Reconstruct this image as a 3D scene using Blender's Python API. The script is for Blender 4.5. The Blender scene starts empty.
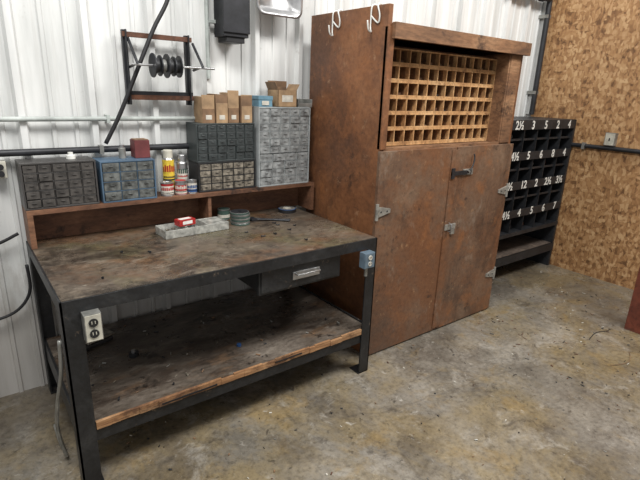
import bpy, bmesh, math, random
import numpy as np
from mathutils import Vector, Matrix
random.seed(7)
S=bpy.context.scene
try: S.view_settings.view_transform='Standard'
except Exception: pass

# ---------------------------------------------------------------- materials
def lin(c):
    return tuple(((v/255)/12.92 if v/255<=0.04045 else ((v/255+0.055)/1.055)**2.4) for v in c)+(1,)
def newmat(name):
    m=bpy.data.materials.new(name);m.use_nodes=True
    nt=m.node_tree;b=nt.nodes['Principled BSDF'];return m,nt,b
def coords(nt,scale=(1,1,1),rot=(0,0,0),loc=(0,0,0)):
    tc=nt.nodes.new('ShaderNodeTexCoord');mp=nt.nodes.new('ShaderNodeMapping')
    mp.inputs['Scale'].default_value=scale;mp.inputs['Rotation'].default_value=rot;mp.inputs['Location'].default_value=loc
    nt.links.new(tc.outputs['Object'],mp.inputs['Vector']);return mp.outputs['Vector']
def noise(nt,vec,scale,detail=6,rough=.6,dist=0):
    n=nt.nodes.new('ShaderNodeTexNoise');n.inputs['Scale'].default_value=scale;n.inputs['Detail'].default_value=detail
    n.inputs['Roughness'].default_value=rough;n.inputs['Distortion'].default_value=dist
    nt.links.new(vec,n.inputs['Vector']);return n.outputs['Fac']
def ramp(nt,fac,stops):
    r=nt.nodes.new('ShaderNodeValToRGB');e=r.color_ramp.elements
    while len(e)<len(stops): e.new(0.5)
    for i,(p,c) in enumerate(stops):
        e[i].position=p;e[i].color=lin(c) if len(c)==3 else c
    nt.links.new(fac,r.inputs['Fac']);return r.outputs['Color']
def mix(nt,fac,a,b,mode='MIX'):
    m=nt.nodes.new('ShaderNodeMix');m.data_type='RGBA';m.blend_type=mode
    for s,v in ((0,fac),(6,a),(7,b)):
        if isinstance(v,(int,float)): m.inputs[s].default_value=v
        elif isinstance(v,tuple): m.inputs[s].default_value=lin(v)
        else: nt.links.new(v,m.inputs[s])
    return m.outputs[2]
def bump(nt,b,h,strength=.2,dist=.01):
    n=nt.nodes.new('ShaderNodeBump');n.inputs['Strength'].default_value=strength;n.inputs['Distance'].default_value=dist
    nt.links.new(h,n.inputs['Height']);nt.links.new(n.outputs['Normal'],b.inputs['Normal'])
BW=lambda a,b:[(a,(0,0,0)),(b,(255,255,255))]
def flat(name,c,rough=.5,metal=0,var=.12,scale=12):
    m,nt,b=newmat(name);v=coords(nt)
    n=noise(nt,v,scale)
    d=tuple(int(x*(1-var*1.6)) for x in c);l=tuple(min(255,int(x*(1+var))) for x in c)
    nt.links.new(ramp(nt,n,[(.3,d),(.7,l)]),b.inputs['Base Color'])
    b.inputs['Roughness'].default_value=rough;b.inputs['Metallic'].default_value=metal
    return m
def worn(name,stops,scale=3,stretch=(1,1,1),fine=30,spot=None,spots=(.62,.7),spscale=8,rough=.7,bs=.25,metal=0,layers=(),fineamt=.7,roughr=None):
    """layers: (scale, stretch, offset, lo, hi, max, colour)"""
    m,nt,b=newmat(name);v=coords(nt,stretch);v0=coords(nt)
    c=ramp(nt,noise(nt,v,scale,8,.65,.6),stops)
    if spot: layers=tuple(layers)+((spscale,(1,1,1),0,spots[0],spots[1],1,spot),)
    for sc,st,of,lo,hi,mx,col in layers:
        g=int(255*(mx**(1/2.2)))
        c=mix(nt,ramp(nt,noise(nt,coords(nt,st,(0,0,0),(of,of*.7,of*.3)),sc,9,.72,.3),[(lo,(0,0,0)),(hi,(g,g,g))]),c,col)
    f=noise(nt,v,fine,6,.7)
    c=mix(nt,fineamt,c,ramp(nt,f,[(.3,(120,116,112)),(.5,(215,213,210)),(.68,(255,255,255))]),'MULTIPLY')
    nt.links.new(c,b.inputs['Base Color']);b.inputs['Metallic'].default_value=metal
    if roughr: nt.links.new(ramp(nt,noise(nt,v0,5,6),[(.35,(int(roughr[0]*255),)*3),(.65,(int(roughr[1]*255),)*3)]),b.inputs['Roughness'])
    else: b.inputs['Roughness'].default_value=rough
    bump(nt,b,f,bs,.004);return m

M={}
u=(1,1,1)
M['benchtop']=worn('worn_bench_wood',[(.3,(70,62,56)),(.45,(96,86,76)),(.56,(112,101,88)),(.7,(134,124,110))],2.4,(.7,1.1,1),42,layers=(
    (2.0,u,3,.48,.6,.75,(102,96,70)),(2.4,(.8,1.2,1),11,.5,.62,.7,(112,80,56)),(3.2,u,7,.5,.62,.8,(50,44,40)),(7,(.6,1.6,1),17,.57,.67,.6,(148,138,125)),(9,u,29,.57,.66,.75,(40,35,32)),(18,u,21,.6,.66,.85,(36,32,29)),(22,(.6,1.4,1),41,.62,.68,.6,(166,158,144))),roughr=(.5,.68))
M['lowshelf']=worn('dirty_shelf_wood',[(.3,(68,60,54)),(.5,(98,89,80)),(.6,(116,107,98)),(.75,(142,133,122))],2.6,(.6,1.4,1),42,layers=(
    (3,(.6,1.5,1),4,.5,.6,.8,(62,51,44)),(5,(.6,1.5,1),9,.53,.64,.6,(124,98,74)),(6,(.6,1.4,1),33,.55,.66,.65,(152,143,132)),(9,u,13,.57,.65,.9,(38,33,30))),roughr=(.5,.7))
M['edgewood']=worn('split_raw_wood',[(.3,(118,80,52)),(.5,(172,128,88)),(.7,(200,164,124))],8,(.3,1,4),30,layers=((3,(1,1,1),5,.52,.6,.9,(96,66,46)),(9,(.3,1,4),15,.57,.65,.9,(56,40,30))),bs=.5)
M['riser']=worn('riser_brown_wood',[(.3,(90,62,46)),(.5,(124,86,63)),(.7,(152,112,84))],4,(.5,1,1.5),40,(54,38,30),(.57,.67),6,.65)
M['cab']=worn('rust_brown_sheet',[(.28,(96,62,42)),(.45,(122,80,52)),(.56,(138,92,60)),(.72,(156,110,76))],1.8,u,36,layers=(
    (1.4,u,2,.46,.6,.75,(88,62,48)),(3.0,(1.2,1.2,.6),6,.54,.68,.65,(62,46,38)),(3.2,u,12,.54,.66,.6,(156,100,58)),(8,u,19,.58,.68,.7,(52,39,33)),(14,u,31,.6,.68,.6,(170,136,106))),rough=.48,fineamt=.5)
M['door']=worn('rusty_blotchy_door',[(.28,(88,68,56)),(.45,(108,84,68)),(.56,(120,96,78)),(.72,(138,114,94))],1.8,u,38,layers=(
    (1.3,u,5,.45,.58,.8,(122,80,52)),(2.6,(1.2,1,.6),9,.52,.66,.7,(64,49,42)),(3.8,u,14,.54,.65,.6,(150,98,60)),(5,(1.1,1,.7),23,.57,.68,.5,(148,136,122)),(9,u,28,.58,.67,.75,(50,38,34)),(20,u,43,.6,.67,.7,(168,134,100))),rough=.45,fineamt=.5)
M['trimwood']=worn('cabinet_plank_wood',[(.3,(100,72,52)),(.5,(140,102,72)),(.7,(172,134,100))],5,(.4,1,2),34,(66,46,34),(.55,.65),5,.65)
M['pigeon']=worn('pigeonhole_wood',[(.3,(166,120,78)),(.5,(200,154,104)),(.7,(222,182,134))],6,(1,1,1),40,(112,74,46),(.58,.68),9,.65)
M['pigeonin']=worn('pigeonhole_shaded_wood',[(.3,(74,46,28)),(.6,(104,68,42))],6,(1,1,1),40,rough=.7)  # pigeonhole wood with the shadow inside the cells put into its colour
M['black']=worn('chipped_black_paint',[(.3,(28,29,31)),(.55,(44,45,47)),(.75,(64,65,66))],6,(1,1,1),50,(120,106,92),(.62,.68),16,.42,.2,.15)
M['blackdull']=flat('dull_black_steel',(42,43,46),.45,.2,.2)
M['steelgray']=flat('galvanised_steel',(150,150,146),.4,.5,.15)
M['hinge']=flat('hinge_steel',(140,138,130),.5,.3,.2,20)
M['darkgap']=flat('dark_interior',(26,22,20),.9)
M['white']=flat('white_plastic',(226,226,220),.4,0,.06)
M['offwhite']=flat('aged_ivory_plastic',(196,192,178),.5,0,.1)
M['red']=flat('red_paint',(164,42,40),.4,0,.12,40)
M['yellow']=flat('yellow_paint',(214,184,64),.4,0,.12,40)
M['blue']=flat('blue_paint',(44,80,132),.4,0,.1)
M['blueframe']=flat('blue_gray_case',(74,96,116),.45,0,.1)
M['green']=flat('green_gray_paint',(70,92,84),.45,0,.15)
M['tin']=flat('tin',(176,176,176),.3,.8,.1)
M['card']=flat('cardboard',(160,132,100),.8,0,.14)
M['card2']=flat('dark_cardboard',(126,99,74),.8,0,.16)
M['maroon']=flat('maroon_box',(104,50,50),.6,0,.12)
M['lblue']=flat('pale_blue_box',(104,140,158),.6,0,.1)
M['casebrown']=flat('brown_gray_case',(66,64,62),.45,0,.1)
M['drwbrown']=flat('smoky_drawer_plastic',(72,69,66),.3,0,.25,30)
M['casegreen']=flat('dark_gray_green_case',(54,60,60),.45,0,.1)
M['drwgreen']=flat('dark_drawer_plastic',(58,63,63),.3,0,.2,30)
M['caseblack']=flat('black_case',(36,36,38),.45,0,.1)
M['drwmix']=flat('cloudy_drawer_mixed_contents',(104,98,88),.3,0,.5,40)
M['casegray']=flat('light_gray_case',(160,164,164),.45,0,.08)
M['drwgray']=flat('clear_gray_drawer',(140,143,142),.25,0,.25,26)
M['drwblue']=flat('clear_drawer_dark_contents',(84,86,84),.3,0,.45,26)
M['label']=flat('paper_label',(200,196,184),.8,0,.08,30)
M['rack']=worn('rack_dark_steel',[(.3,(38,40,44)),(.6,(54,56,60)),(.8,(76,74,72))],5,(1,1,1),40,(96,82,70),(.64,.72),10,.5,.15,.2)
M['rackshelf']=worn('rack_worn_shelf',[(.3,(84,74,68)),(.6,(124,110,98))],5,(1,1,1),30)
M['clear']=flat('cloudy_clear_plastic',(160,160,154),.15,0,.2,30)
M['cord']=flat('black_rubber',(24,24,26),.6)
M['pipepale']=flat('pale_painted_pipe',(172,178,174),.5,0,.12)
M['rust']=worn('rusty_iron',[(.3,(74,46,34)),(.6,(112,72,50))],8,(1,1,1),40)
M['redpost']=worn('red_brown_column_paint',[(.3,(98,48,36)),(.6,(126,66,48))],6,(1,1,1),40,(82,54,42),(.56,.66),9,.5)
M['bluegray']=flat('blue_gray_steel_box',(112,130,144),.4,.3,.12)

# wall metal
m,nt,b=newmat('white_corrugated_steel');v=coords(nt);vs=coords(nt,(3,1,.35))
c=ramp(nt,noise(nt,vs,2.5,8,.6),[(.3,(190,192,190)),(.55,(218,219,217)),(.8,(228,229,227))])
c=mix(nt,ramp(nt,noise(nt,coords(nt,(5,1,.2)),4,9,.72),[(.52,(0,0,0)),(.74,(180,180,180))]),c,(164,162,156))
c=mix(nt,ramp(nt,noise(nt,coords(nt,(1,1,1),(0,0,0),(4,0,2)),5,10,.78),[(.62,(0,0,0)),(.71,(170,170,170))]),c,(142,136,126))
sx=nt.nodes.new('ShaderNodeSeparateXYZ');nt.links.new(v,sx.inputs[0])
ad=nt.nodes.new('ShaderNodeMath');ad.operation='MULTIPLY_ADD';nt.links.new(noise(nt,coords(nt,(3,1,1)),5,8,.7),ad.inputs[0]);ad.inputs[1].default_value=-.9
nt.links.new(sx.outputs['Z'],ad.inputs[2])
c=mix(nt,ramp(nt,ad.outputs[0],[(0,(190,190,190)),(.35,(0,0,0))]),c,(112,98,84))
nt.links.new(c,b.inputs['Base Color']);b.inputs['Roughness'].default_value=.42
bump(nt,b,noise(nt,v,4,3),.15,.01);M['wall']=m
# osb
m,nt,b=newmat('osb_board')
def vor(scale,st,rot,loc):
    vv=coords(nt,st,rot,loc);nn=nt.nodes.new('ShaderNodeTexNoise');nn.inputs['Scale'].default_value=9
    nt.links.new(vv,nn.inputs['Vector'])
    mm=nt.nodes.new('ShaderNodeMix');mm.data_type='VECTOR';mm.inputs[0].default_value=.05
    nt.links.new(vv,mm.inputs[4]);nt.links.new(nn.outputs['Color'],mm.inputs[5])
    o=nt.nodes.new('ShaderNodeTexVoronoi');o.inputs['Scale'].default_value=scale;nt.links.new(mm.outputs[1],o.inputs['Vector'])
    s=nt.nodes.new('ShaderNodeSeparateColor');nt.links.new(o.outputs['Color'],s.inputs[0]);return s.outputs[0]
a1=vor(12,(1,1,2.8),(.5,0,0),(0,0,0));a2=vor(15,(1,2.8,1),(.3,0,0),(3,1,0));a3=vor(26,(1,2.0,1.2),(.9,0,0),(5,2,3))
def mth(op,x,y):
    n=nt.nodes.new('ShaderNodeMath');n.operation=op
    for i,q in enumerate((x,y)):
        if isinstance(q,(int,float)): n.inputs[i].default_value=q
        else: nt.links.new(q,n.inputs[i])
    return n.outputs[0]
s=mth('ADD',mth('MULTIPLY',mth('MAXIMUM',a1,a2),.5),mth('MULTIPLY',a3,.45))
c=ramp(nt,s,[(.2,(106,74,46)),(.4,(146,106,68)),(.62,(174,132,88)),(.9,(204,168,124))])
c=mix(nt,ramp(nt,noise(nt,coords(nt),1.2,7),[(.35,(0,0,0)),(.7,(120,120,120))]),c,(134,94,60))
c=mix(nt,ramp(nt,noise(nt,coords(nt),6,9,.75),[(.6,(0,0,0)),(.7,(140,140,140))]),c,(92,64,44))
nt.links.new(c,b.inputs['Base Color']);b.inputs['Roughness'].default_value=.55;bump(nt,b,s,.2,.003);M['osb']=m
# floor
m,nt,b=newmat('stained_concrete');v=coords(nt)
def L(c,sc,loc,lo,hi,g,col,st=(1,1,1),rot=.0,dist=.5):
    return mix(nt,ramp(nt,noise(nt,coords(nt,st,(0,0,rot),loc),sc,10,.72,dist),[(lo,(0,0,0)),(hi,(g,g,g))]),c,col)
c=ramp(nt,noise(nt,v,1.5,10,.62,.4),[(.28,(94,90,83)),(.42,(118,113,104)),(.56,(138,132,122)),(.75,(160,154,143))])
c=L(c,1.1,(4,1,0),.45,.58,190,(148,128,84),rot=.6)
c=L(c,1.9,(9,5,0),.49,.62,195,(82,74,66))
c=L(c,1.6,(1.5,7.3,0),.53,.65,190,(172,167,158))
c=L(c,5,(2,8,0),.56,.66,185,(182,178,170))
c=L(c,6,(12,3,0),.56,.67,205,(68,61,55))
c=L(c,3,(7,15,0),.54,.64,170,(150,124,74),rot=.3)
c=L(c,16,(17,3,0),.6,.66,225,(56,50,45))
c=L(c,13,(27,9,0),.62,.68,215,(194,190,182))
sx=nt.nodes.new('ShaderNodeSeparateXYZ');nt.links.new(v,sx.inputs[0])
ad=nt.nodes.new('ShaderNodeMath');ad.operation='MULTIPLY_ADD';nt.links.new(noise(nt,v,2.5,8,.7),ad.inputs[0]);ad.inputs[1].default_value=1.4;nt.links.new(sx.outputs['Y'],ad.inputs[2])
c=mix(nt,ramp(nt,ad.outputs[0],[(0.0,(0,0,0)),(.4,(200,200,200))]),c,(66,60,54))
f=noise(nt,v,34,8,.75)
c=mix(nt,.7,c,ramp(nt,f,[(.32,(120,116,110)),(.5,(224,222,218)),(.7,(255,255,255))]),'MULTIPLY')
vo=nt.nodes.new('ShaderNodeTexVoronoi');vo.feature='DISTANCE_TO_EDGE';vo.inputs['Scale'].default_value=.55
nn=nt.nodes.new('ShaderNodeTexNoise');nn.inputs['Scale'].default_value=3;nt.links.new(v,nn.inputs['Vector'])
mm=nt.nodes.new('ShaderNodeMix');mm.data_type='VECTOR';mm.inputs[0].default_value=.15;nt.links.new(v,mm.inputs[4]);nt.links.new(nn.outputs['Color'],mm.inputs[5])
nt.links.new(mm.outputs[1],vo.inputs['Vector'])
c=mix(nt,ramp(nt,vo.outputs['Distance'],[(0,(150,150,150)),(.004,(0,0,0))]),c,(70,64,58))
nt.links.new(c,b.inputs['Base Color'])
nt.links.new(ramp(nt,noise(nt,v,3,6),[(.35,(110,110,110)),(.65,(180,180,180))]),b.inputs['Roughness'])
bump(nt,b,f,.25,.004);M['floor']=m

# ---------------------------------------------------------------- mesh builder
class O:
    def __init__(s,name,bevel=.0,keep=False):
        s.name=name;s.bm=bmesh.new();s.mats=[];s.bevel=bevel;s.keep=keep
    def mi(s,m):
        if m not in s.mats: s.mats.append(m)
        return s.mats.index(m)
    def _add(s,verts,faces,m,smooth=False,T=None):
        i=s.mi(m);vs=[s.bm.verts.new((T@Vector(v)) if T else v) for v in verts]
        for f in faces:
            try:
                fc=s.bm.faces.new([vs[k] for k in f]);fc.material_index=i;fc.smooth=smooth
            except ValueError: pass
    def box(s,x0,x1,y0,y1,z0,z1,m,T=None):
        v=[(x,y,z) for x in (x0,x1) for y in (y0,y1) for z in (z0,z1)]
        s._add(v,[(0,1,3,2),(4,6,7,5),(0,4,5,1),(2,3,7,6),(0,2,6,4),(1,5,7,3)],m,False,T);return s
    def cyl(s,p0,p1,r,m,n=20,r1=None,T=None):
        p0=Vector(p0);p1=Vector(p1);r1=r if r1 is None else r1
        d=(p1-p0).normalized();a=d.orthogonal().normalized();b_=d.cross(a)
        vs=[];
        for p,rr in ((p0,r),(p1,r1)):
            for k in range(n):
                t=2*math.pi*k/n;vs.append(p+(a*math.cos(t)+b_*math.sin(t))*rr)
        s._add(vs,[(k,(k+1)%n,n+(k+1)%n,n+k) for k in range(n)],m,True,T)
        s._add(vs[:n],[tuple(range(n))[::-1]],m,False,T);s._add(vs[n:],[tuple(range(n))],m,False,T);return s
    def lathe(s,c,prof,m,n=28,ms=None):
        c=Vector(c)
        for j in range(len(prof)-1):
            (r0,z0),(r1,z1)=prof[j],prof[j+1];mm=ms[j] if ms else m
            vs=[];
            for r,z in ((r0,z0),(r1,z1)):
                for k in range(n):
                    t=2*math.pi*k/n;vs.append(c+Vector((r*math.cos(t),r*math.sin(t),z)))
            s._add(vs,[(k,(k+1)%n,n+(k+1)%n,n+k) for k in range(n)],mm,True)
        return s
    def tube(s,pts,r,m,n=8,sm=True):
        P=[Vector(p) for p in pts]
        if sm and len(P)>2:
            Q=[]
            for i in range(len(P)-1):
                a=P[max(i-1,0)];b_=P[i];c=P[i+1];d=P[min(i+2,len(P)-1)]
                for k in range(6):
                    t=k/6;Q.append(.5*((2*b_)+(c-a)*t+(2*a-5*b_+4*c-d)*t*t+(3*b_-a-3*c+d)*t**3))
            Q.append(P[-1]);P=Q
        vs=[];up=None
        for i,p in enumerate(P):
            d=(P[min(i+1,len(P)-1)]-P[max(i-1,0)]).normalized()
            a=d.orthogonal().normalized() if up is None else (up-d*up.dot(d)).normalized()
            up=a;b_=d.cross(a)
            for k in range(n):
                t=2*math.pi*k/n;vs.append(p+(a*math.cos(t)+b_*math.sin(t))*r)
        L=len(P)
        s._add(vs,[(i*n+k,i*n+(k+1)%n,(i+1)*n+(k+1)%n,(i+1)*n+k) for i in range(L-1) for k in range(n)]+[tuple(range(n))[::-1],tuple(range((L-1)*n,L*n))],m,True)
        return s
    def text(s,txt,x,y,z,size,m):
        cu=bpy.data.curves.new('t','FONT');cu.body=txt;cu.size=size;cu.extrude=.0008;cu.offset=size*.02;cu.align_x='CENTER';cu.align_y='CENTER'
        ob=bpy.data.objects.new('t',cu);S.collection.objects.link(ob)
        bpy.context.view_layer.update()
        me=ob.evaluated_get(bpy.context.evaluated_depsgraph_get()).to_mesh()
        vs=[(x+v.co.x,y-v.co.z,z+v.co.y) for v in me.vertices];fs=[tuple(p.vertices) for p in me.polygons]
        s._add(vs,fs,m);bpy.data.objects.remove(ob);return s
    def done(s):
        me=bpy.data.meshes.new(s.name);bmesh.ops.recalc_face_normals(s.bm,faces=s.bm.faces)
        if not s.keep:
            xs=[v.co for v in s.bm.verts]
            o=Vector(((min(p.x for p in xs)+max(p.x for p in xs))/2,(min(p.y for p in xs)+max(p.y for p in xs))/2,min(p.z for p in xs)))
            for v in s.bm.verts: v.co-=o
        else: o=Vector((0,0,0))
        s.bm.to_mesh(me);s.bm.free()
        ob=bpy.data.objects.new(s.name,me);ob.location=o
        for k in s.mats: me.materials.append(M[k])
        S.collection.objects.link(ob)
        if s.bevel:
            bv=ob.modifiers.new('bevel','BEVEL');bv.width=s.bevel;bv.segments=2;bv.limit_method='ANGLE'
        return ob
def Tz(x,y,z,ang,ax='Z'):
    return Matrix.Translation((x,y,z))@Matrix.Rotation(math.radians(ang),4,ax)

# ---------------------------------------------------------------- room
RW=4.60;WY=.035
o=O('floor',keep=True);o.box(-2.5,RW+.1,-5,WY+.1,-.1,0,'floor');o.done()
o=O('wall_back',keep=True)
prof=[];x=-2.5
while x<RW:
    prof+=[(x,0),(x+.085,0),(x+.090,-.008),(x+.106,-.008),(x+.111,0),(x+.19,0),(x+.195,-.008),(x+.211,-.008),(x+.216,0),(x+.262,0),(x+.274,-.034),(x+.303,-.034),(x+.315,0)]
    x+=.325
vs=[];n=len(prof)
for px,py in prof: vs+=[(min(px,RW),WY+py,0),(min(px,RW),WY+py,3.4)]
o._add(vs,[(2*i,2*i+2,2*i+3,2*i+1) for i in range(n-1)],'wall')
o.box(-2.5,RW,WY+.005,WY+.05,0,3.4,'wall');o.done()
o=O('wall_right',keep=True);o.box(RW,RW+.05,-5,WY+.05,0,3.4,'osb')
o.done()
o=O('trim_1',keep=True);o.box(RW-.04,RW,WY-.05,WY-.0,1.5,3.4,'wall');o.done()
o=O('wall_girt_pipe');o.cyl((-2.2,-.012,1.475),(1.72,-.012,1.475),.012,'pipepale')
for x in (-.4,.45,1.05): o.box(x-.008,x+.008,-.028,.03,1.455,1.495,'pipepale')
o.done()
o=O('black_wall_pipe');o.cyl((-2.2,-.02,1.318),(1.72,-.02,1.318),.017,'blackdull')
for x in (-.35,.4,1.1): o.box(x-.01,x+.01,-.04,.032,1.295,1.34,'steelgray')
o.done()
o=O('corner_conduit');o.cyl((RW-.06,-.04,1.5),(RW-.06,-.04,3.3),.025,'blackdull')
for z in (1.7,2.4): o.box(RW-.09,RW-.03,-.06,.03,z,z+.03,'steelgray')
o.done()
o=O('overhead_pipe');o.cyl((3.9,-.06,2.57),(RW-.1,-.06,2.57),.035,'blackdull');o.cyl((4.1,-.06,2.57),(4.13,-.06,2.57),.048,'blackdull');o.cyl((4.35,-.06,2.57),(4.38,-.06,2.57),.048,'blackdull');o.box(4.0,4.03,-.06,.03,2.53,2.59,'blackdull');o.done()
# steel column standing on the floor
o=O('red_steel_column',.003)
X0,Y0=3.665,-1.77
o.box(X0,X0+.012,Y0,Y0+.2,.012,3.3,'redpost');o.box(X0+.188,X0+.2,Y0,Y0+.2,.012,3.3,'redpost');o.box(X0+.012,X0+.188,Y0+.094,Y0+.106,.012,3.3,'redpost')
o.box(X0-.0,X0+.24,Y0-.04,Y0+.2,0,.012,'redpost')
for a in (.02,.22): o.cyl((X0+a,Y0-.02,.012),(X0+a,Y0-.02,.035),.014,'rust',6)
o.done()

# ---------------------------------------------------------------- workbench
W=1.63;D=.89;H=.87
o=O('workbench',.002)
o.box(0.008,W-.008,-D+.008,-.004,H-.045,H-.001,'benchtop')
o.box(0,W,-D,-D+.008,H-.06,H-.003,'black');o.box(0,.008,-D,0,H-.06,H-.003,'black');o.box(W-.008,W,-D,0,H-.06,H-.003,'black')
o.box(.01,W-.01,-D+.008,-D+.05,H-.06,H-.045,'black');o.box(0,W,-.01,-.002,H-.06,H-.003,'black')
t=.008;L_=.072
for lx,sx in ((.0,1),(W-.0,-1)):
    for ly,sy in ((-D,1),(-.004,-1)):
        a,b2=sorted((lx,lx+sx*L_));c1,c2=sorted((ly,ly+sy*t));o.box(a,b2,c1,c2,0,H-.06,'black')
        a,b2=sorted((lx,lx+sx*t));c1,c2=sorted((ly,ly+sy*L_));o.box(a,b2,c1,c2,0,H-.06,'black')
for lx in (.0,W-.08):
    o.box(lx,lx+.08,-D,-D+.08,0,.008,'black');o.box(lx,lx+.08,-.085,-.005,0,.008,'black')
hs=.305
o.box(.012,W-.012,-D+.012,-.012,hs-.035,hs,'lowshelf')
xx=.075
while xx<W-.075:
    nx=min(xx+random.uniform(.03,.12),W-.075)
    o.box(xx,nx,-D+random.uniform(-.003,.003),-D+.014,hs-.034,hs+.001-random.choice([0,0,0,.004,.008]),'edgewood');xx=nx
o.box(.0,W,-D+.009,-D+.02,hs-.095,hs-.034,'black');o.box(.0,W,-D+.009,-D+.06,hs-.042,hs-.035,'black')
o.box(.009,.02,-D+.02,-.02,hs-.095,hs+.01,'black');o.box(W-.02,W-.009,-D+.02,-.02,hs-.095,hs+.01,'black');o.box(0,W,-.02,-.009,hs-.095,hs-.035,'black')
o.box(.35,.62,-D-.004,-D+.002,hs-.026,hs-.018,'darkgap');o.box(.95,1.12,-D-.004,-D+.002,hs-.018,hs-.012,'darkgap')
# drawer
x0,x1,z0,z1=.87,1.385,.675,.812
o.box(x0+.01,x1-.01,-D+.055,-.35,z0+.01,z1,'black')
o.box(x0,x1,-D+.03,-D+.055,z0,z1+.003,'black')
o.box(x0-.03,x0+.01,-D+.06,-.35,z1-.012,z1+.005,'black');o.box(x1-.01,x1+.03,-D+.06,-.35,z1-.012,z1+.005,'black')
o.box(x0+.012,x1-.012,-D+.024,-D+.03,z0+.012,z1-.01,'black')
o.box(1.065,1.235,-D+.018,-D+.026,.722,.765,'tin')
o.tube([(1.08,-D+.02,.757),(1.08,-D+.0,.752),(1.225,-D+.0,.752),(1.225,-D+.02,.757)],.005,'tin',sm=False)
# riser shelf
R=.176;Hr=1.06
o.box(.005,1.70,-R,-.002,Hr-.022,Hr,'riser');o.box(.005,.03,-R,-.002,H,Hr-.022,'riser');o.box(1.675,1.70,-R,-.002,H,Hr-.022,'riser')
o.box(.03,1.675,-.02,-.006,H,Hr-.022,'riser');o.box(.93,.95,-R+.01,-.02,H,Hr-.022,'riser')
o.done()

def outlet(name,x0,x1,yf,depth,z0,z1,case,plate):
    o=O(name,.002);o.box(x0,x1,yf,yf+depth,z0,z1,case);o.box(x0+.003,x1-.003,yf-.003,yf,z0+.003,z1-.003,plate)
    cx=(x0+x1)/2;h=z1-z0
    for cz in (z0+h*.3,z0+h*.7):
        o.cyl((cx,yf-.007,cz),(cx,yf-.002,cz),h*.15,'caseblack' if plate!='bluegray' else 'label',20)
        for dx in (-.006,.006): o.box(cx+dx-.0015,cx+dx+.0015,yf-.009,yf-.006,cz-.004,cz+.008,'offwhite' if plate!='bluegray' else 'caseblack')
    o.cyl((cx,yf-.006,(z0+z1)/2),(cx,yf-.002,(z0+z1)/2),.003,'tin',10);return o
outlet('electrical_outlet_box',.068,.131,-D-.046,.045,.70,.815,'steelgray','offwhite').done()
o=outlet('electrical_outlet_box',1.50,1.575,-D-.046,.045,.715,.805,'bluegray','bluegray');o.cyl((1.537,-D-.02,.66),(1.537,-D-.02,.715),.01,'steelgray',12);o.done()
o=O('power_cord');o.tube([(-.012,-D+.03,.70),(-.02,-D+.05,.55),(-.04,-D+.1,.4),(-.05,-D+.16,.25),(-.04,-D+.2,.12),(-.025,-D+.22,.03),(-.025,-D+.28,.012),(-.03,-D+.36,.012),(-.03,-D+.5,.012)],.008,'steelgray');o.done()
o=O('wall_cable');o.tube([(-.9,-.0,.56),(-.5,-.01,.52),(-.25,-.02,.48),(-.1,-.02,.50),(-.02,-.03,.6),(-.015,-.03,.75)],.008,'cord')
o.tube([(-.9,-.0,.84),(-.4,-.01,.83),(-.15,-.02,.87),(-.03,-.03,.92)],.008,'cord');o.done()
o=O('wall_plug',.003);o.box(-.09,-.035,-.03,.03,1.2,1.28,'offwhite');o.cyl((-.06,-.045,1.255),(-.06,-.03,1.255),.014,'caseblack');o.cyl((-.06,-.045,1.222),(-.06,-.03,1.222),.014,'caseblack');o.done()

# ---------------------------------------------------------------- organisers
def organiser(name,x0,x1,y0,y1,z0,z1,sections,case):
    o=O(name,.0012);t=.008
    o.box(x0,x1,y0,y1,z0,z0+t,case);o.box(x0,x1,y0,y1,z1-t,z1,case);o.box(x0,x0+t,y0,y1,z0+t,z1-t,case);o.box(x1-t,x1,y0,y1,z0+t,z1-t,case)
    o.box(x0+t,x1-t,y1-.008,y1,z0+t,z1-t,case)
    H_=z1-z0-2*t
    for f0,f1,nc,nr,dm in sections:
        za=z0+t+H_*f0;zb=z0+t+H_*f1;w=(x1-x0-2*t)/nc;h=(zb-za)/nr
        for r in range(nr+1): 
            zz=za+h*r;o.box(x0+t,x1-t,y0+.002,y1-.01,zz-.0015,zz+.0015,case)
        for c_ in range(1,nc): o.box(x0+t+w*c_-.0015,x0+t+w*c_+.0015,y0+.002,y1-.01,za,zb,case)
        for r in range(nr):
            for c_ in range(nc):
                ax=x0+t+w*c_+.0035;bx=x0+t+w*(c_+1)-.0035;az=za+h*r+.003;bz=za+h*(r+1)-.003
                yy=y0+random.choice([.003,.003,.004,.001,-.003])
                o.box(ax,bx,yy+.004,y1-.014,az,bz-.006,dm);o.box(ax,bx,yy,yy+.004,az,bz,dm)
                cx=(ax+bx)/2;pw=min(.010,(bx-ax)*.2);o.box(cx-pw,cx+pw,yy-.006,yy,bz-(bz-az)*.42,bz-(bz-az)*.34,dm)
    return o.done()
organiser('small_parts_organizer',.005,.335,-.165,-.003,1.061,1.285,[(0,1,5,5,'drwbrown')],'casebrown')
organiser('small_parts_organizer',.352,.63,-.172,-.003,1.061,1.275,[(0,1,3,4,'drwblue')],'blueframe')
organiser('small_parts_organizer',.885,1.26,-.15,-.003,1.061,1.235,[(0,1,5,4,'drwmix')],'caseblack')
organiser('small_parts_organizer',.88,1.255,-.15,-.003,1.236,1.455,[(0,1,6,5,'drwgreen')],'casegreen')
organiser('small_parts_organizer',1.275,1.66,-.165,-.003,1.061,1.55,[(0,.42,4,4,'drwgray'),(.42,1,5,6,'drwgray')],'casegray')

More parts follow.
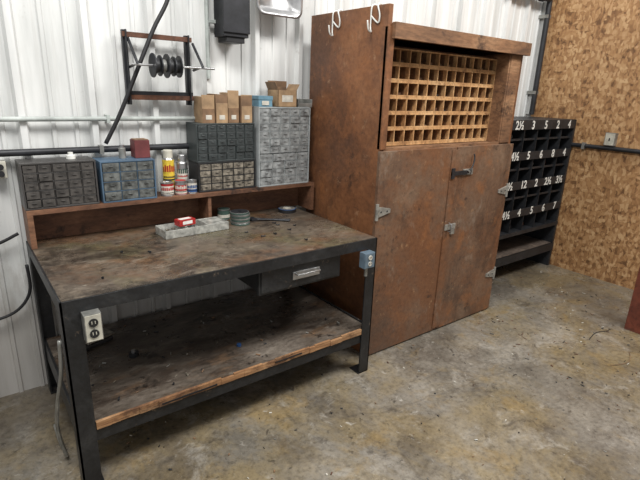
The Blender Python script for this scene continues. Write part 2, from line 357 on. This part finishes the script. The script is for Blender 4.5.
# items on organisers
o=O('maroon_carton',.002);o.box(.545,.625,-.12,-.04,1.276,1.37,'maroon');o.box(.549,.621,-.116,-.044,1.37,1.374,'card2');o.done()
o=O('small_bottle');o.lathe((.49,-.08,1.2755),[(.0,0),(.018,0),(.018,.05),(.012,.056),(.012,.07),(0,.07)],'steelgray',20,['offwhite','steelgray','steelgray','tin','tin']);o.done()
o=O('cable_grommet');o.lathe((.24,-.08,1.2855),[(.0,0),(.022,0),(.022,.018),(.012,.02),(.012,.032),(0,.032)],'white',20);o.done()
for i in range(4):
    o=O('cardboard_box',.002);a=.93+i*.082;b_=a+.072+random.uniform(-.004,.006);z=1.4555;h=[.145,.16,.17,.155][i];yf=[-.125,-.13,-.12,-.128][i]
    o.box(a,b_,yf,-.012,z,z+h,['card','card2','card','card2'][i]);o.box(a+.002,b_-.002,yf-.004,yf,z,z+h*[.55,.7,.5,.62][i],['card2','card','card2','card'][i])
    o.box(a+.012,a+.03,yf-.0,-.013,z+h,z+h+.002,'label');o.box(a+.02,b_-.02,yf-.0055,yf-.004,z+.02,z+.045,'label')
    o.box(a,b_,yf,yf+.004,z+h,z+h+[.01,0.0,.014,.006][i],'card');o.done()
o=O('pale_blue_carton',.002);o.box(1.29,1.385,-.14,-.04,1.551,1.61,'lblue');o.box(1.287,1.388,-.143,-.037,1.592,1.614,'lblue');o.box(1.31,1.36,-.1445,-.143,1.56,1.585,'label');o.done()
o=O('open_cardboard_box',.001)
a,b_,z=1.42,1.56,1.551
o.box(a,b_,-.15,-.146,z,z+.10,'card');o.box(a,b_,-.03,-.026,z,z+.10,'card');o.box(a,a+.004,-.15,-.026,z,z+.10,'card');o.box(b_-.004,b_,-.15,-.026,z,z+.10,'card');o.box(a,b_,-.15,-.026,z,z+.003,'card2')
o.box(0,.004,-.12,0,0,.05,'card2',Matrix.Translation((a,-.028,z+.1))@Matrix.Rotation(math.radians(-25),4,'Y'))
o.box(a,b_,-.030,-.026,z+.1,z+.155,'card2');o.box(0,.004,-.12,0,0,.045,'card',Matrix.Translation((b_-.004,-.028,z+.1))@Matrix.Rotation(math.radians(30),4,'Y'))
o.box(a+.02,a+.08,-.12,-.06,z+.003,z+.12,'card2');o.box(a+.03,b_-.03,-.1515,-.15,z+.03,z+.07,'label');o.done()
o=O('gray_parts_tray',.002);o.box(1.58,1.69,-.14,-.03,1.551,1.556,'steelgray');o.box(1.58,1.584,-.14,-.03,1.556,1.60,'steelgray');o.box(1.686,1.69,-.14,-.03,1.556,1.6,'steelgray');o.box(1.58,1.69,-.034,-.03,1.556,1.6,'steelgray');o.box(1.58,1.69,-.14,-.136,1.556,1.575,'steelgray');o.done()

# cans
def aerosol(x,y,z,r,h,bands,cap,name='aerosol_can'):
    o=O(name);pr=[(0,0),(r*.96,0),(r,.004)];ms=['tin','tin']
    for f,mm in bands: pr.append((r,h*f));ms.append(mm)
    pr+=[(r*.93,h*.80),(r*.8,h*.825),(r*.8,h*.98),(r*.74,h),(0,h)];ms+=['tin','tin',cap,cap,cap]
    o.lathe((x,y,z),pr,'white',28,ms)
    return o
def blocks(o,x,y,z,r,m,a0,n,w,h):
    """printed lettering blocks wrapped on a can, facing the room"""
    for i in range(n):
        t=math.radians(a0+i*w*1.35);t2=t+math.radians(w);vs=[]
        hh=h*random.uniform(.7,1)
        for q in (t,(t+t2)/2,t2):
            for zz in (z,z+hh): vs.append((x+(r+.0006)*math.cos(q),y+(r+.0006)*math.sin(q),zz))
        o._add(vs,[(0,2,3,1),(2,4,5,3)],m,True)
o=aerosol(.742,-.06,1.061,.033,.245,[(.12,'caseblack'),(.3,'yellow'),(.34,'caseblack'),(.5,'yellow'),(.62,'yellow'),(.78,'yellow')],'offwhite');blocks(o,.742,-.06,1.185,.033,'red',190,8,16,.04);blocks(o,.742,-.06,1.15,.033,'caseblack',190,14,8,.012);o.done()
o=aerosol(.822,-.06,1.061,.031,.215,[(.1,'green'),(.35,'label'),(.45,'label'),(.6,'label'),(.78,'tin')],'tin');blocks(o,.822,-.06,1.17,.031,'green',190,8,16,.03);blocks(o,.822,-.06,1.15,.031,'red',190,14,8,.01);o.done()
def tin(x,y,z,r,h,bands,lid,name='paint_can',ink=None):
    o=O(name);pr=[(0,0),(r*1.03,0),(r*1.03,.003),(r,.004)];ms=['tin','tin','tin']
    for f,mm in bands: pr.append((r,h*f));ms.append(mm)
    pr+=[(r*1.04,h*.93),(r*1.04,h),(r*.88,h),(r*.85,h*.96),(0,h*.96)];ms+=['tin','tin','tin',lid,lid]
    o.lathe((x,y,z),pr,'white',28,ms)
    if ink: blocks(o,x,y,z+h*.42,r,ink,190,9,13,h*.25);blocks(o,x,y,z+h*.22,r,'caseblack',190,14,8,h*.07)
    o.done()
tin(.705,-.125,1.061,.036,.075,[(.15,'tin'),(.75,'label'),(.92,'red')],'tin',ink='red')
tin(.782,-.13,1.061,.034,.08,[(.1,'red'),(.3,'label'),(.7,'red'),(.92,'tin')],'red',ink='label')
tin(.849,-.125,1.061,.030,.075,[(.12,'tin'),(.35,'blue'),(.8,'label'),(.92,'tin')],'tin',ink='blue')
# bench top items
o=O('clear_parts_case',.002);T=Tz(.79,-.262,.8705,3)
o.box(-.19,.19,-.07,.07,0,.003,'clear',T)
for a in ((-.19,.19,-.07,-.067),(-.19,.19,.067,.07),(-.19,-.187,-.07,.07),(.187,.19,-.07,.07),(-.06,-.057,-.07,.07),(.06,.063,-.07,.07)): o.box(*a,.003,.045,'clear',T)
for i in range(40):
    px,py=random.uniform(-.18,.17),random.uniform(-.06,.05);o.box(px,px+.02,py,py+.015,.003,random.uniform(.015,.035),random.choice(['steelgray','drwmix','tin']),T)
o.box(.065,.185,-.065,.065,.04,.043,'clear',T);o.done()
o=O('red_bearing_carton',.001);T=Tz(.745,-.262,.9165,10);o.box(-.05,.05,-.028,.028,0,.033,'red',T);o.box(-.03,.03,-.029,-.028,.008,.026,'white',T);o.box(-.035,.035,-.012,.018,.033,.034,'white',T);o.done()
tin(1.06,-.10,.8705,.038,.065,[(.2,'green'),(.5,'label'),(.9,'green')],'green','green_tin')
o=O('abrasive_disc_stack')
for i in range(7):
    dx,dy=random.uniform(-.006,.006),random.uniform(-.006,.006);z=.8705+i*.011
    o.lathe((1.10+dx,-.24+dy,z),[(.012,0),(.058,0),(.058,.008),(.053,.0095),(.012,.0095),(.012,0)],'blackdull',30,['blackdull','steelgray' if i%2 else 'green','tin','blackdull','blackdull'])
o.done()
o=O('tape_roll');o.lathe((1.51,-.135,.8705),[(.030,0),(.06,0),(.06,.022),(.056,.024),(.030,.024),(.030,0)],'caseblack',30,['caseblack','caseblack','blue','steelgray','label']);o.done()
o=O('hand_pliers',.001)
o.tube([(1.20,-.20,.876),(1.28,-.27,.876),(1.38,-.36,.876)],.006,'blackdull');o.tube([(1.22,-.235,.876),(1.30,-.29,.878),(1.40,-.34,.876)],.006,'blackdull');o.box(1.18,1.22,-.24,-.18,.8705,.882,'blackdull');o.done()
o=O('loose_bolts')
for i in range(12):
    px,py=random.uniform(.15,1.5),random.uniform(-.8,-.3)
    if .5<px<1.2 and py>-.4: continue
    a=random.uniform(0,3.1);l=random.uniform(.01,.025);dx,dy=math.cos(a)*l,math.sin(a)*l
    o.cyl((px,py,.874),(px+dx,py+dy,.874),.003,'blackdull',8);o.cyl((px,py,.876),(px-dx*.25,py-dy*.25,.876),.006,'blackdull',6)
o.done()
o=O('scattered_hardware')
for i in range(70):
    px,py=random.uniform(.12,1.5),random.uniform(-.84,-.06);a=random.uniform(0,3.1);l=random.uniform(.006,.025);dx,dy=math.cos(a)*l,math.sin(a)*l
    if px<.36 and py>-.34: continue
    o.cyl((px,py,.3095),(px+dx,py+dy,.3095),random.choice([.002,.004]),random.choice(['blackdull','blackdull','steelgray','drwmix','card2']),8)
o.cyl((.86,-.66,.306),(.86,-.66,.318),.013,'blue',20);o.cyl((.36,-.45,.306),(.36,-.45,.325),.025,'blackdull',20);o.cyl((.36,-.45,.325),(.36,-.45,.34),.010,'tin',12)
o.done()
o=O('folded_rag',.004)
T=Tz(.22,-.2,.306,20)
o.box(-.09,.09,-.05,.05,0,.02,'caseblack',T);o.box(-.05,.11,-.04,.06,.02,.03,'drwmix',T);o.done()

# ---------------------------------------------------------------- cabinet
o=O('wooden_storage_cabinet',.003)
C0,C1,CY=1.73,3.065,-.75
o.box(C0,C0+.03,CY,-.05,0,2.11,'cab');o.box(C1-.03,C1,CY,-.05,0,2.03,'cab');o.box(C0+.03,C1-.03,-.07,-.05,0,2.0,'cab')
o.box(C0+.03,C1+.02,CY-.03,-.05,1.995,2.02,'trimwood');o.box(C0+.025,C1+.03,CY-.035,CY-.008,1.94,2.022,'trimwood')
o.box(C0+.03,C1-.03,CY+.005,-.07,1.325,1.345,'trimwood');o.box(C0+.03,C1-.03,CY,-.07,.03,.05,'cab')
o.box(2.92,C1-.03,CY-.005,CY+.02,1.345,1.94,'trimwood');o.box(2.905,2.925,CY,-.3,1.345,1.94,'trimwood')
o.box(C0,C0+.045,CY-.01,CY+.02,1.345,2.0,'cab')
o.box(C0+.03,2.91,CY-.006,CY+.016,1.325,1.352,'trimwood')
o.box(C0-.012,2.412,CY-.026,CY-.004,.012,1.335,'door');o.box(2.42,C1+.005,CY-.028,CY-.004,.012,1.335,'door')
o.box(2.365,2.44,CY-.034,CY-.026,.03,1.32,'door')
for hx,hz,sg in ((C0-.012,.98,1),(C1+.0,.99,-1),(C1-.0,.32,-1)):
    o.cyl((hx,CY-.032,hz-.05),(hx,CY-.032,hz+.05),.010,'hinge',12)
    v=[(hx,CY-.035,hz-.035),(hx,CY-.035,hz+.035),(hx+sg*.11,CY-.035,hz+.012),(hx+sg*.11,CY-.035,hz-.012)];v2=[(p[0],CY-.026,p[2]) for p in v]
    o._add(v+v2,[(0,1,2,3),(4,5,6,7),(0,1,5,4),(1,2,6,5),(2,3,7,6),(3,0,4,7)],'hinge')
    for k in (.03,.08): o.cyl((hx+sg*k,CY-.038,hz),(hx+sg*k,CY-.034,hz),.005,'blackdull',8)
o.box(2.37,2.58,CY-.042,CY-.034,1.15,1.178,'blackdull');o.box(2.37,2.40,CY-.044,CY-.034,1.13,1.20,'blackdull');o.box(2.50,2.60,CY-.038,CY-.026,1.145,1.185,'hinge')
o.tube([(2.535,CY-.038,1.152),(2.535,CY-.06,1.155),(2.535,CY-.06,1.173),(2.535,CY-.038,1.176)],.004,'hinge',sm=False)
o.tube([(2.545,CY-.05,1.175),(2.575,CY-.05,1.21),(2.59,CY-.045,1.26),(2.585,CY-.04,1.285)],.005,'blackdull')
o.box(2.365,2.475,CY-.042,CY-.034,.775,.815,'hinge');o.tube([(2.40,CY-.04,.765),(2.40,CY-.065,.77),(2.40,CY-.065,.82),(2.40,CY-.04,.825)],.005,'tin',sm=False)
o.box(2.43,2.465,CY-.046,CY-.034,.74,.79,'hinge')
gx0,gx1,gz0,gz1,gy0,gy1=C0+.035,2.905,1.352,1.905,-.655,-.32
nc,nr=13,6;w=(gx1-gx0)/nc;h=(gz1-gz0)/nr
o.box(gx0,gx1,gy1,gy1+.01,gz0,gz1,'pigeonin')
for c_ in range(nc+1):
    o.box(gx0+w*c_-.004,gx0+w*c_+.004,gy0,gy0+.03,gz0,gz1,'pigeon');o.box(gx0+w*c_-.004,gx0+w*c_+.004,gy0+.03,gy1,gz0,gz1,'trimwood')  # darker plank wood behind the front edges paints in shade inside the cells
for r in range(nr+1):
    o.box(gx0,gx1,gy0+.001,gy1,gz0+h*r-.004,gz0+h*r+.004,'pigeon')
for r in range(nr):
    o.box(gx0,gx1,gy0+.002,gy0+.008,gz0+h*r,gz0+h*r+.02,'pigeon')
for c_ in range(nc):
    for r in range(nr):
        if random.random()<.35:
            xx=gx0+w*c_+.02;o.box(xx,xx+.04,gy0+.03,gy1-.05,gz0+h*r+.004,gz0+h*r+random.uniform(.015,.04),random.choice(['card2','pigeonin','caseblack']))
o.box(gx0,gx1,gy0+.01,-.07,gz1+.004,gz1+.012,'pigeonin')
o.done()
for yy,dz in ((-.28,0),(-.62,0)):
    o=O('wire_hook');X=C0
    o.tube([(X+.035,yy,2.06),(X+.036,yy,2.105),(X+.015,yy,2.118),(X-.006,yy,2.105),(X-.008,yy+.0,2.05),(X-.008,yy,2.0),(X-.02,yy-.02,1.975),(X-.05,yy-.03,1.985),(X-.06,yy-.03,2.03)],.0045,'white')
    o.tube([(X-.008,yy,2.06),(X-.009,yy-.06,2.02),(X-.01,yy-.07,2.06),(X-.008,yy-.05,2.108),(X+.015,yy-.05,2.118),(X+.036,yy-.05,2.09)],.0045,'white');o.done()

# ---------------------------------------------------------------- bin rack
o=O('steel_bin_rack',.0015)
rx0,rx1,ry0,ry1=3.25,4.57,-.49,-.02
top=1.48
for x in (rx0,rx1-.03): o.box(x,x+.03,ry0,ry1,0,top,'rack')
o.box(rx0,rx1,ry0,ry1,top-.01,top,'rack');o.box(rx0,rx1,ry1-.01,ry1,.47,top,'rack')
lips=[1.435,1.175,.915,.655]
ncol=6;cw=(rx1-rx0-.06)/ncol
for z in lips:
    o.box(rx0+.03,rx1-.03,ry0-.004,ry0+.004,z-.035,z+.035,'rack');o.box(rx0+.03,rx1-.03,ry0,ry1,z-.035,z-.03,'rack')
for z in (1.305,1.045,.785):
    o.box(rx0+.03,rx1-.03,ry0+.02,ry1,z-.004,z+.002,'rack');o.box(rx0+.03,rx1-.03,ry0+.02,ry0+.024,z-.004,z+.02,'rack')
o.box(rx0,rx1,ry0-.004,ry1,.44,.475,'rack')
for c_ in range(1,ncol): o.box(rx0+.03+cw*c_-.003,rx0+.03+cw*c_+.003,ry0+.004,ry1,.475,top-.01,'rack')
o.box(rx0,rx1,ry0,ry1,.22,.25,'rackshelf');o.box(rx0,rx1,ry0-.004,ry0+.01,.17,.25,'rack')
o.box(rx0,rx1,ry1-.02,ry1-.01,0,.44,'rack')
labels=[['1½','2½','3','5','2','4'],['3','4½','5','6','8','4'],['1','½','12','2','2½','3½'],['4','4½','4','5','6','7']]
for z,row in zip(lips,labels):
    for c_,tx in enumerate(row): o.text(tx,rx0+.03+cw*(c_+.5),ry0-.005,z,.098,'white')
for c_ in range(ncol):
    for z in (1.14,1.31,1.05,.88,.79,.62,.475):
        if random.random()<.6:
            xx=rx0+.05+cw*c_;yb=ry0+.08
            for k in range(3): o.cyl((xx+.03+k*.045,yb,z+.025),(xx+.03+k*.045,yb+.1,z+.025),.018,random.choice(['rust','blackdull','steelgray']),10)
o.done()

# ---------------------------------------------------------------- wall-hung things
o=O('wire_spool_bracket',.0015)
for x in (.565,.90): o.box(x-.012,x+.012,-.03,-.002,1.55,1.92,'blackdull');o.box(x-.003,x+.003,-.055,-.03,1.55,1.92,'blackdull')
o.box(.55,.92,-.045,-.03,1.885,1.91,'rust');o.box(.55,.92,-.045,-.03,1.575,1.60,'rust');o.box(.55,.92,-.035,-.028,1.60,1.62,'blackdull')
for x in (.58,.93):
    o.tube([(x,-.03,1.88),(x,-.16,1.755),(x,-.03,1.74)],.008,'blackdull',sm=False)
o.cyl((.55,-.155,1.75),(1.0,-.155,1.75),.006,'tin',12)
for i,(r_) in enumerate((.06,.052,.06,.05)):
    x=.655+i*.036
    o.cyl((x,-.155,1.75),(x+.006,-.155,1.75),r_,'blackdull',26);o.cyl((x+.006,-.155,1.75),(x+.03,-.155,1.75),r_*.62,'steelgray' if i==1 else 'caseblack',22)
o.cyl((x+.03,-.155,1.75),(x+.036,-.155,1.75),.055,'blackdull',26)
o.done()
o=O('hanging_black_cable');o.tube([(.90,-.05,2.6),(.85,-.06,2.3),(.79,-.07,2.09),(.70,-.075,1.93),(.60,-.075,1.72),(.50,-.06,1.5),(.42,-.045,1.35)],.011,'cord');o.done()
o=O('electrical_disconnect_box',.003)
o.box(1.08,1.235,-.12,.005,1.93,2.3,'blackdull');o.box(1.075,1.24,-.13,-.12,1.95,2.29,'blackdull');o.box(1.10,1.215,-.11,0,1.90,1.93,'caseblack');o.box(1.235,1.255,-.1,-.06,2.0,2.12,'caseblack')
o.cyl((1.105,-.05,2.3),(1.105,-.05,3.2),.014,'steelgray');o.cyl((1.21,-.05,2.3),(1.21,-.05,3.2),.014,'steelgray')
o.cyl((1.03,-.01,1.70),(1.03,-.01,3.3),.012,'pipepale');o.box(1.03,1.08,-.02,.0,2.0,2.02,'pipepale')
o.done()
o=O('hanging_metal_pan')
def rr(x0,x1,z0,z1,r,n=6):
    out=[]
    for cx,cz,a0 in ((x1-r,z1-r,0),(x0+r,z1-r,90),(x0+r,z0+r,180),(x1-r,z0+r,270)):
        for k in range(n+1):
            t=math.radians(a0+90*k/n);out.append((cx+r*math.cos(t),cz+r*math.sin(t)))
    return out
L1=rr(1.30,1.62,2.07,2.42,.05);L2=rr(1.315,1.605,2.085,2.405,.045);L3=rr(1.34,1.58,2.11,2.38,.03)
rings=[[(x,-.05,z) for x,z in L3],[(x,-.10,z) for x,z in L1],[(x,-.105,z) for x,z in L1],[(x,-.105,z) for x,z in L2],[(x,-.06,z) for x,z in L3]]
n=len(L1)
vs=[p for r in rings for p in r]
o._add(vs,[(i*n+k,i*n+(k+1)%n,(i+1)*n+(k+1)%n,(i+1)*n+k) for i in range(4) for k in range(n)]+[tuple(range(4*n,5*n)),tuple(range(n))],'tin',True)
o.box(1.44,1.48,-.06,.0,2.4,2.44,'steelgray');o.done()

# right wall
o=O('wall_conduit');o.cyl((RW-.025,-.35,1.245),(RW-.025,-2.6,1.245),.02,'blackdull')
for y in (-.6,-1.2): o.box(RW-.05,RW,y-.012,y+.012,1.215,1.275,'steelgray')
o.done()
o=O('light_switch_box',.002);o.box(RW-.05,RW,-.87,-.78,1.27,1.385,'steelgray');o.box(RW-.054,RW-.05,-.865,-.785,1.275,1.38,'offwhite');o.box(RW-.062,RW-.054,-.83,-.82,1.315,1.34,'caseblack')
o.done()
# floor debris
o=O('floor_debris')
for i in range(320):
    px=random.uniform(.2,4.3);py=random.uniform(-2.2,-.05)
    if 1.6<px<3.2 and py>-.82: continue
    if 3.6<px<4 and py<-1.5: continue
    a=random.uniform(0,3.1);l=random.uniform(.003,.016);dx,dy=math.cos(a)*l,math.sin(a)*l
    o.cyl((px,py,.003),(px+dx,py+dy,.003),random.choice([.0015,.002,.003,.004]),random.choice(['blackdull','card2','label','rust','steelgray','caseblack']),6)
for i in range(90):
    px=random.uniform(2.6,4.3);py=random.uniform(-1.9,-.85)
    if 3.6<px and py<-1.5: continue
    a=random.uniform(0,3.1);l=random.uniform(.01,.03);dx,dy=math.cos(a)*l,math.sin(a)*l
    o.cyl((px,py,.003),(px+dx,py+dy,.003),.0025,random.choice(['card2','label','blackdull','rust']),5)
o.tube([(3.25,-1.50,.003),(3.4,-1.48,.004),(3.52,-1.52,.003)],.0025,'cord');o.tube([(3.0,-1.75,.003),(3.15,-1.8,.004),(3.3,-1.75,.003)],.002,'card2')
o.done()

# ---------------------------------------------------------------- lights, world, camera
def area(name,loc,tgt,size,sy,power,col=(1,1,1)):
    l=bpy.data.lights.new(name,'AREA');l.shape='RECTANGLE';l.size=size;l.size_y=sy;l.energy=power;l.color=col
    ob=bpy.data.objects.new(name,l);ob.location=loc;ob.rotation_euler=(Vector(tgt)-Vector(loc)).to_track_quat('-Z','Y').to_euler();S.collection.objects.link(ob)
area('ceiling_fluorescent_lamp',(-.2,-2.0,4.0),(.8,-.9,0),1.8,.8,130,(1,.985,.96))
area('ceiling_fluorescent_lamp',(3.2,-2.6,4.2),(2.6,-1,0),2.0,.8,155,(1,.985,.96))
w=bpy.data.worlds.new('World');S.world=w;w.use_nodes=True;bg=w.node_tree.nodes['Background'];bg.inputs[0].default_value=(.98,.99,1,1);bg.inputs[1].default_value=.45

y,t,r=np.radians([37.7299,17.3633,2.1569])
F=np.array([np.sin(y)*np.cos(t),np.cos(y)*np.cos(t),-np.sin(t)])
Rr=np.array([np.cos(y),-np.sin(y),0]);U=np.cross(Rr,F)
R2=Rr*np.cos(r)+U*np.sin(r);U2=-Rr*np.sin(r)+U*np.cos(r)
cam=bpy.data.cameras.new('camera');co=bpy.data.objects.new('camera',cam);S.collection.objects.link(co)
mw=Matrix(((R2[0],U2[0],-F[0],-.2287),(R2[1],U2[1],-F[1],-2.757),(R2[2],U2[2],-F[2],1.658),(0,0,0,1)))
co.matrix_world=mw;cam.sensor_width=36;cam.sensor_fit='HORIZONTAL';cam.lens=478.2134/640*36;cam.clip_start=.01
S.camera=co
